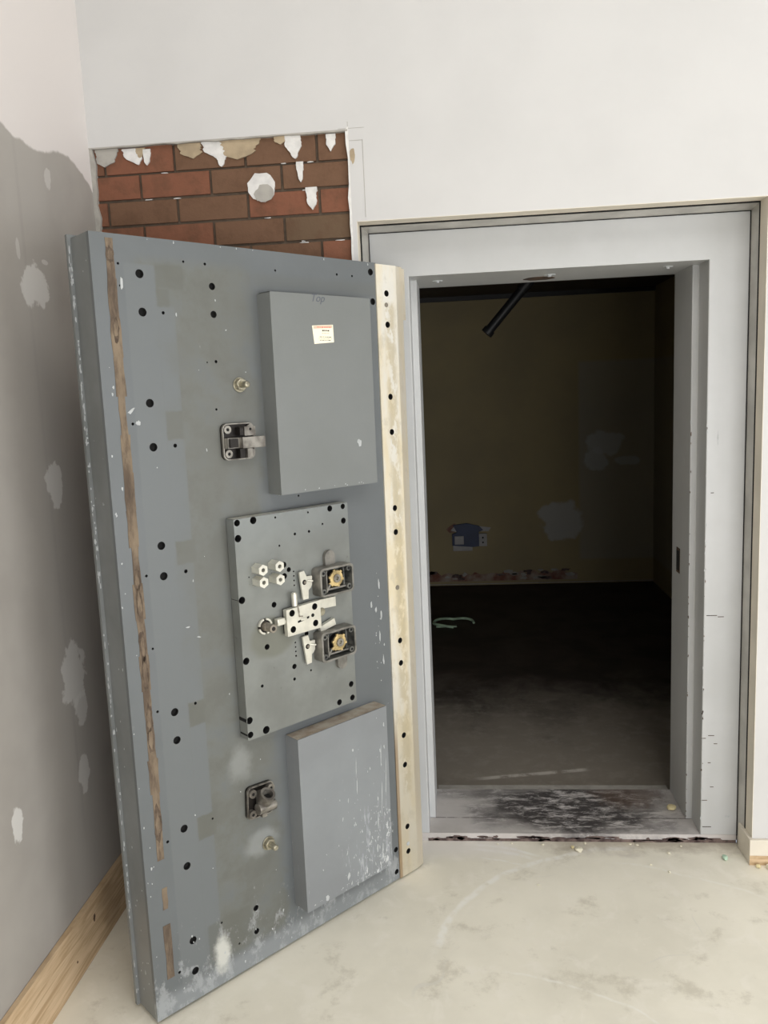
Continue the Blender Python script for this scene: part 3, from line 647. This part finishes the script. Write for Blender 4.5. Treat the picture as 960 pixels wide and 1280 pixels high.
# bare metal strip on the hinge side
holes = [(.0755, z, .0095) for z in (1.9295, 1.8355, 1.6151, 1.5054, 1.2639, 1.1864, .8278, .752, .5032, .3998, .18, .0908)]
vs, fs, ms = holed([[(.033, .010), (.1165, .010), (.1165, ZT-.003), (.033, ZT-.003)]], holes, -.0125, .004)
b = MB().addh(vs, fs, ms, 0, 3)
b.prism([(.033, -.0125), (.033, .004), (.0005, -.0025), (.0005, -.0125)], .010, ZT-.004, 'z', 0)
b.prism([(.001, -.0028), (-.014, -.006), (-.014, -.010), (.001, -.008)], 1.853, 2.010, 'z', 0)
b.box(.035, .110, .0038, .0047, 1.962, 1.966, 0)
b.cyl((.0785, 1.895), .007, .0035, .0052, n=16, mi=1); b.cyl((.0785, 1.0054), .008, .0035, .0052, n=16, mi=1); b.cyl((.076, .118), .007, .0035, .005, n=16, mi=2)
b.build('hinge_strip', [STRIP, STUD, CHIP, DARK], door)
# raised cover plates
def cover(x0, x1, z0, z1, th, mat, topmat, scr=0):
    b = MB(); e = .012
    b.prism(rrect(x0, x1, z0, z1, .003, 2), 0, th-.0, 'y', 0)
    
    b.add([(x0, .004, z1+.0006), (x1, .004, z1+.0006), (x1, th-.002, z1+.0006), (x0, th-.002, z1+.0006)], [(0, 1, 2, 3)], 1)
    R = random.Random(int(z0*1000))
    for i in range(scr):
        x, z = x0+abs(R.gauss(0, .10)), z0+abs(R.gauss(0, .17))
        if x0 < x < x1-.01 and z0 < z < z1-.02:
            s_ = R.uniform(.0006, .0020); b.blob((x, z), s_, s_*R.uniform(.7, 4.5), th-.001, th+.0004, 'y', 2, n=8, jit=.45, rot=R.uniform(-.3, .3))
    for i in range(24 if scr else 8):
        x = R.uniform(x0+.02, x1-.02); z = z0+R.uniform(.003, .02)*(1 if scr else .4); s_ = R.uniform(.0010, .0024); b.blob((x, z), s_, s_*.8, th-.001, th+.0004, 'y', 2, n=7, jit=.4)
    return b, th
b, th = cover(.197, .5517, 1.361, 1.902, .060, PLATE, PLATE)
b.blob((.262, 1.487), .008, .010, .059, .0606, 'y', 2, n=9, jit=.4); b.blob((.52, 1.375), .006, .02, .0, .0045, 'y', 2)
up_ = b.build('cover_plate', [PLATE, PLATE, CHIP], door, bevel=.0015)
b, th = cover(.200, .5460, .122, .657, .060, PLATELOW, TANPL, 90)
for x, z, w_, h in [(.215, .42, .002, .12), (.232, .50, .002, .07), (.335, .50, .0018, .06), (.335, .44, .002, .05), (.235, .36, .002, .10), (.255, .29, .003, .05), (.345, .56, .005, .005), (.215, .60, .004, .010), (.262, .205, .004, .03), (.47, .135, .009, .010), (.385, .165, .008, .014), (.24, .19, .003, .05)]:
    b.blob((x, z), w_*.7, h/2 if h > .02 else h*.8, .059, .0606, 'y', 2, n=10, jit=.35, rot=.05)
DUST = plain('tan dust and rust', (172, 164, 150), .95, scale=25, c2=(146, 132, 116))
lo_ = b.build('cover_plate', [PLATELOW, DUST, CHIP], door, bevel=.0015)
lo_['label'] = 'lower raised cover plate with dusty top and scratched face'
# marker word on the upper plate
fc = bpy.data.curves.new('txt', 'FONT'); fc.body = 'Top'; fc.size = .030; fc.shear = .35; fc.extrude = .0002
to = bpy.data.objects.new('txt', fc); COL.objects.link(to)
dg = bpy.context.evaluated_depsgraph_get(); tm = bpy.data.meshes.new_from_object(to.evaluated_get(dg)); bpy.data.objects.remove(to)
b = MB().add([(.418-v.co.x, .0604+v.co.z, 1.883+v.co.y) for v in tm.vertices], [list(p.vertices) for p in tm.polygons])
b.build('handwriting', MARK, up_)
# paper sticker
b = MB().prism([(.4163, 1.8176), (.3418, 1.8220), (.3410, 1.7734), (.4112, 1.7679)], .0600, .0606, 'y', 0)
b.prism([(.412, 1.8165), (.345, 1.8205), (.345, 1.813), (.412, 1.809)], .0606, .0608, 'y', 3)
R = random.Random(2)
def dashes(z, x0, x1, mi, h=.0022):
    x = x1
    while x > x0:
        l = R.uniform(.003, .009); b.box(x-l, x, .0608, .0610, z-h/2+R.uniform(-.0004, .0004), z+h/2, mi); x -= l+R.uniform(.001, .003)
dashes(1.8140, .349, .400, 1, .0035); dashes(1.8050, .358, .382, 2, .0035); dashes(1.7975, .357, .383, 3); dashes(1.7875, .350, .392, 2, .0018); dashes(1.7830, .350, .396, 3, .0018); dashes(1.7785, .352, .392, 2, .0016)
b.build('paper_sticker', [PAPER, PINK, INK, plain('faint print', (222, 200, 176), .8)], door)
# lock plate
LP = [(.686, 1.301, .009), (.635, 1.3013, .010), (.686, 1.2593, .010), (.6866, 1.0918, .010), (.686, .9227, .010), (.688, .7551, .010), (.688, .714, .009), (.6362, .7118, .011), (.3706, .7138, .009), (.319, .7138, .009), (.3215, .7571, .009), (.3703, 1.3011, .009), (.3209, 1.3015, .008), (.3211, 1.2589, .009),
      (.5439, 1.1642, .0085), (.5279, 1.1479, .007), (.544, 1.1322, .0085), (.5846, 1.0588, .008), (.6161, .9457, .008), (.528, .8667, .0075), (.4788, .9519, .007), (.504, .9915, .007)]
LP += [(.563, 1.300, .003), (.50, 1.245, .004), (.45, 1.245, .004), (.512, 1.14, .0025), (.512, 1.127, .0025), (.512, 1.114, .0025), (.512, 1.10, .0025), (.52, .935, .0025), (.52, .922, .0025), (.52, .909, .0025), (.52, .896, .003), (.53, .83, .0045), (.64, .84, .0045), (.45, 1.30, .003), (.66, 1.15, .002), (.555, 1.22, .003), (.47, .84, .003), (.40, 1.26, .003)]
vs, fs, ms = holed([rrect(.303, .6965, .699, 1.311, .003, 2)], LP, .004, .040)
b = MB().addh(vs, fs, ms, 0, 1).box(.306, .693, .0003, .006, .702, 1.308, 1)
b.add([(.304, .005, 1.3114), (.6955, .005, 1.3114), (.6955, .0395, 1.3114), (.304, .0395, 1.3114)], [(0, 1, 2, 3)], 2)
b.build('lock_plate', [LOCKP, DARK, NICKEL], door)
# hexagonal standoffs
proto = None
for x, z in [(.637, 1.170), (.583, 1.171), (.637, 1.136), (.583, 1.134)]:
    if proto is None:
        b = MB(); b.ring((0, 0), .0062, .0155, .0, .036, n=6, a0=pi/6, a1=pi/6+2*pi, mi=0); b.cyl((0, 0), .0066, .001, .020, n=14, mi=1)
        proto = b.build('standoff', [NICKEL, DARK], door); proto.location = (x, .040, z)
    else:
        c = proto.copy(); COL.objects.link(c); c.parent = door; c.location = (x, .040, z)
# lock spindle with a split ring
sp = MB().cyl((.6216, 1.0067), .0125, .040, .062, n=24).cyl((.6216, 1.0067), .0115, .062, .085, n=24).cyl((.6216, 1.0067), .006, .085, .0862, n=14, mi=1)
sp.cyl((.6216, 1.0067), .021, .0402, .0420, n=28, mi=1)
spo = sp.build('spindle', [STUD, CASTD], door, smooth=True, bevel=.001)
b = MB()
for a in (.15, 1.75, 3.3, 4.85): b.ring((.6216, 1.0067), .0175, .0225, .042, .048, a0=a, a1=a+1.2, n=8)
b.build('split_ring', NICKEL, spo)
# centre relocker bracket
vs, fs, ms = holed([[(.563, 1.042), (.4431, 1.0477), (.4426, .9669), (.5616, .966)]], [(.5435, 1.030, .0095), (.4635, 1.0325, .0095), (.5423, .9830, .0095), (.4630, .9840, .0095)], .050, .065)
b = MB().addh(vs, fs, ms, 0, 1).box(.447, .559, .0402, .050, .971, 1.041, 1)
b.prism([(.525, 1.0035), (.485, 1.010), (.485, 1.004), (.525, .9975)], .0645, .0655, 'y', 1); b.cyl((.472, 1.009), .0055, .0645, .0660, n=14, mi=1)
b.box(.495, .515, .0651, .068, 1.002, 1.009, 0)
br = b.build('lock_bracket', [NICKEL, DARK], door, bevel=.001)
b = MB().cyl((.527, .057), .0085, 1.046, 1.082, 'z', n=18).cyl((.527, .057), .0065, 1.082, 1.085, 'z', n=18)
b.tube([(.523, .066, 1.05), (.521, .0675, 1.03), (.52, .067, 1.016), (.508, .067, 1.014)], .0018, n=6, mi=1)
b.build('spring_pin', [NICKEL, STUD], br, bevel=.0008)
MB().box(.567, .592, .046, .064, 1.003, 1.022).box(.560, .570, .050, .058, 1.004, 1.014).build('bolt_end', NICKEL, br, bevel=.002)
MB().cyl((.434, 1.010), .012, .046, .060, n=16).build('roller', ZINC, br, bevel=.001)
MB().prism([(.4425, 1.046), (.3800, 1.0445), (.3800, 1.0160), (.4425, 1.0185)], .046, .058, 'y').build('lever_arm', NICKEL, br, bevel=.001)
MB().prism([(.4425, .9660), (.3880, .9810), (.3830, .9610), (.4400, .9500)], .046, .058, 'y').build('lever_arm', NICKEL, br, bevel=.001)
# small notched release levers
for P in ([(.5033, 1.1369), (.4867, 1.139), (.4785, 1.121), (.4594, 1.1202), (.4607, 1.0950), (.4660, 1.0867), (.4740, 1.0815), (.4757, 1.0565), (.4947, 1.0565)], [(.5044, .9498), (.4852, .9512), (.4793, .9321), (.4614, .9325), (.4620, .9050), (.4680, .8966), (.4747, .8934), (.4764, .868), (.4934, .8665)]):
    b = MB().prism(P, .049, .055, 'y', 0)
    cx, cz = P[0][0]-.020, P[0][1]-.031
    b.cyl((cx+.004, cz), .0075, .0402, .0555, n=16, mi=1); b.cyl((cx+.003, cz), .004, .055, .058, n=12, mi=2)
    b.tube([(cx-.006, .056, cz+.004), (cx-.022, .060, cz)], .003, n=8, mi=0)
    b.cyl((cx-.014, cz-.026), .0035, .0402, .046, n=10, mi=0)
    b.build('release_lever', [NICKEL, CASTD, STUD], door, bevel=.0006)
# two open lock cases with brass wheels
def lockcase(x0, x1, z0, z1, wx, wz, bz, up_side):
    b = MB(); y0, y1 = .0402, .080
    outer = rrect(x0, x1, z0, z1, .012, 4); inner = rrect(x0+.006, x1-.006, z0+.006, z1-.006, .009, 4)
    n = len(outer)
    v = [(p[0], y0, p[1]) for p in outer]+[(p[0], y1, p[1]) for p in outer]+[(p[0], y1, p[1]) for p in inner]+[(p[0], y0+.006, p[1]) for p in inner]
    b.add(v, [(i, (i+1) % n, n+(i+1) % n, n+i) for i in range(n)]+[(n+i, n+(i+1) % n, 2*n+(i+1) % n, 2*n+i) for i in range(n)], 0)
    b.add(v, [(2*n+i, 2*n+(i+1) % n, 3*n+(i+1) % n, 3*n+i) for i in range(n)]+[[3*n+i for i in range(n)]], 1)
    # inner webs, screw posts and the cut notch on the left flange
    xm = wx
    for px, pz in ((x0+.013, z0+.015), (x0+.013, z1-.015), (x1-.017, z0+.014), (x1-.017, z1-.016)):
        b.cyl((px, pz), .0085, .046, .074, n=14, mi=1); b.cyl((px, pz), .004, .074, .0750, n=10, mi=2)
    b.box(x1-.030, x1-.027, .046, .074, z0+.01, z1-.01, 0)
    b.box(x0+.02, x1-.035, .046, .068, z0+.014, z0+.019, 0); b.box(x0+.024, x0+.028, .046, .066, z0+.02, z1-.008, 1)
    b.prism([(x1-.03, z0+.01), (x1-.045, z0+.03), (x1-.040, z0+.033), (x1-.024, z0+.014)], .046, .072, 'y', 0)
    o = b.build('lock_case', [HOUS, HOUSIN, DARK], door, bevel=.0008)
    m = MB(); xx = wx+(.008 if up_side else -.020); ze = z1-.002 if up_side else z0+.002; sg = 1 if up_side else -1
    m.prism([(xx+.018*cos(pi*q/12), bz+sg*.018*sin(pi*q/12)) for q in range(13)]+[(xx-.018, ze), (xx+.018, ze)], .0402, .052, 'y')
    m.build('mounting_ear', HOUS, o, bevel=.001)
    w_ = MB(); w_.ring((wx, wz), .0125, .0235, .062, .068, n=28, mi=0)
    for a in [i*pi/3+.3 for i in range(6)]:
        w_.box(-.0035, .0035, .062, .068, .0225, .0275, 0, mat=Matrix.Translation((wx, 0, wz)) @ Matrix.Rotation(a, 4, 'Y'))
    w_.box(.019, .033, .064, .069, -.004, .004, 0, mat=Matrix.Translation((wx, 0, wz)) @ Matrix.Rotation(.5, 4, 'Y'))
    wo = w_.build('brass_wheel', BRASS, o, bevel=.0006)
    h = MB().ring((wx, wz), .0055, .0125, .060, .072, n=20, mi=0).cyl((wx, wz), .0055, .060, .066, n=14, mi=1).cyl((wx, wz), .024, .046, .061, n=24, mi=2)
    h.build('hub', [CAST, ZINC, CASTD], o, bevel=.0006)
    return o
lockcase(.3250, .4495, 1.0555, 1.1390, .3800, 1.1000, 1.1640, True)
lockcase(.3270, .4560, .8640, .9530, .3800, .9080, .8370, False)
# cast bolt guides and threaded studs
def screwhead(b, x, z, y, r, mi, dmi): b.cyl((x, z), r, y-.006, y, n=18, mi=mi); b.cyl((x, z), r*.45, y, y+.0004, n=6, mi=dmi)
b = MB(); vs, fs, ms = holed([rrect(.597, .695, 1.465, 1.562, .016, 5)], [], 0.0003, .007); b.add(vs, fs, 1)
o1 = rrect(.597, .695, 1.465, 1.562, .016, 5); i1 = rrect(.600, .692, 1.468, 1.559, .014, 5); n = len(o1)
v = [(p[0], .006, p[1]) for p in o1]+[(p[0], .014, p[1]) for p in o1]+[(p[0], .014, p[1]) for p in i1]+[(p[0], .006, p[1]) for p in i1]
b.add(v, [(k*n+i, k*n+(i+1) % n, (k+1)*n+(i+1) % n, (k+1)*n+i) for k in range(3) for i in range(n)], 0)
for x, z in ((.680, 1.546), (.680, 1.482), (.610, 1.546), (.610, 1.482)): screwhead(b, x, z, .016, .011, 0, 2)
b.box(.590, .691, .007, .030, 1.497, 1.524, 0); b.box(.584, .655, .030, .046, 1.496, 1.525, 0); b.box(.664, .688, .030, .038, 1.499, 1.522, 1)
b.box(.606, .640, .007, .034, 1.528, 1.552, 0); b.box(.641, .652, .007, .030, 1.530, 1.550, 1); b.box(.618, .634, .007, .034, 1.469, 1.494, 0); b.box(.635, .652, .007, .026, 1.469, 1.494, 1)  # dark iron blocks paint the shaded gaps beside the raised faces
b.cyl((.622, 1.545), .004, .034, .0345, n=10, mi=2)
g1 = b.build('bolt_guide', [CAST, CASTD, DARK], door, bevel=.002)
g1['label'] = 'square cast iron bolt guide with a horizontal bar'
b = MB(); mt = Matrix.Translation((.652, 0, .500)) @ Matrix.Rotation(radians(-3), 4, 'Y')
o1 = rrect(-.044, .044, -.047, .047, .014, 5); b.prism(o1, .0003, .008, 'y', 1, mat=mt)
i1 = rrect(-.041, .041, -.044, .044, .012, 5); n = len(o1)
v = [(p[0], .006, p[1]) for p in o1]+[(p[0], .014, p[1]) for p in o1]+[(p[0], .014, p[1]) for p in i1]+[(p[0], .006, p[1]) for p in i1]
b.add(v, [(k*n+i, k*n+(i+1) % n, (k+1)*n+(i+1) % n, (k+1)*n+i) for k in range(3) for i in range(n)], 0, mt)
for x, z in ((.030, .030), (.031, -.030), (-.030, .030)): 
    b.cyl((x, z), .012, .006, .022, n=18, mi=0, mat=mt); b.cyl((x, z), .005, .022, .0225, n=6, mi=2, mat=mt)
mr = mt @ Matrix.Translation((-.004, .028, .004)) @ Matrix.Rotation(radians(-32), 4, 'X')
b.ring((0, 0), .0150, .0215, -.016, .030, 'z', n=28, mi=0, mat=mr); b.cyl((0, 0), .0155, -.016, .012, 'z', n=24, mi=2, mat=mr)
b.box(-.020, .012, .006, .026, -.010, .030, 0, mt)
b.cyl((.030, -.014), .016, -.034, .022, 'x', n=22, mi=0, mat=mt); b.box(-.034, -.012, .006, .030, -.028, .004, 0, mt)
b.box(-.006, .010, .006, .036, -.040, -.020, 0, mt)
g2 = b.build('bolt_guide', [CAST, CASTD, DARK], door, bevel=.0015)
g2['label'] = 'cast iron bolt guide with a round open socket'
for x, z, tilt in ((.6253, 1.6622, 0), (.6287, .3560, 0)):
    b = MB().cyl((x, z), .0200, .0003, .004, n=26, mi=0).cyl((x, z), .0170, .004, .015, n=6, mi=0, rot=.3).cyl((x, z), .0088, .015, .040, n=18, mi=0, r1=.0084).cyl((x, z), .0084, .040, .042, n=18, mi=0, r1=.006)
    b.build('stud_and_nut', ZINC, door, bevel=.0012)

# ------------------------------------------------------------------ debris on the floor
def crumb(x, y, r, mat, label, z=0., seed=0, name='plaster_crumb', cat='debris', group=None, flat=.6):
    b = MB().rock((0, 0, 0), r, 0, seed, flat); o = b.build(name, mat, smooth=False); o.location = (x, y, z); return tag(o, label, cat, group)
crumb(2.006, .020, .013, GREENC, 'pale green pebble of debris on the floor before the right jamb', seed=1, flat=.5)
crumb(1.522, .062, .011, CRUMB, 'off-white crumb lying on the floor against the middle of the sill', seed=2)
crumb(1.503, .080, .008, CRUMBY, 'small tan crumb right beside the off-white one at the middle of the sill', seed=3)
crumb(2.098, -.028, .011, CRUMBY, 'cream crumb on the floor against the right baseboard corner', seed=4)
crumb(2.135, -.034, .012, CRUMB, 'larger cream crumb on the floor in front of the right baseboard', seed=5)
crumb(1.900, .300, .016, CRUMBY, 'yellowish plaster lump lying on the sill beside the right jamb', z=.0295, seed=6, flat=.45)
crumb(.079, -.396, .008, NICKEL, 'tiny shiny metal bit on the floor below the pine baseboard', seed=7, name='metal_bit')
for i, (x, y) in enumerate([(1.40, .098), (1.55, .108), (1.707, .105), (1.73, .10), (1.827, .051), (1.80, -.06), (1.75, -.02), (1.36, -.14), (1.29, .105), (1.24, .10), (1.88, .095)]):
    crumb(x, y, random.uniform(.003, .0055), CRUMB, 'tiny white plaster crumb scattered on the floor in front of the sill', seed=20+i, group='tiny plaster crumbs before the sill')
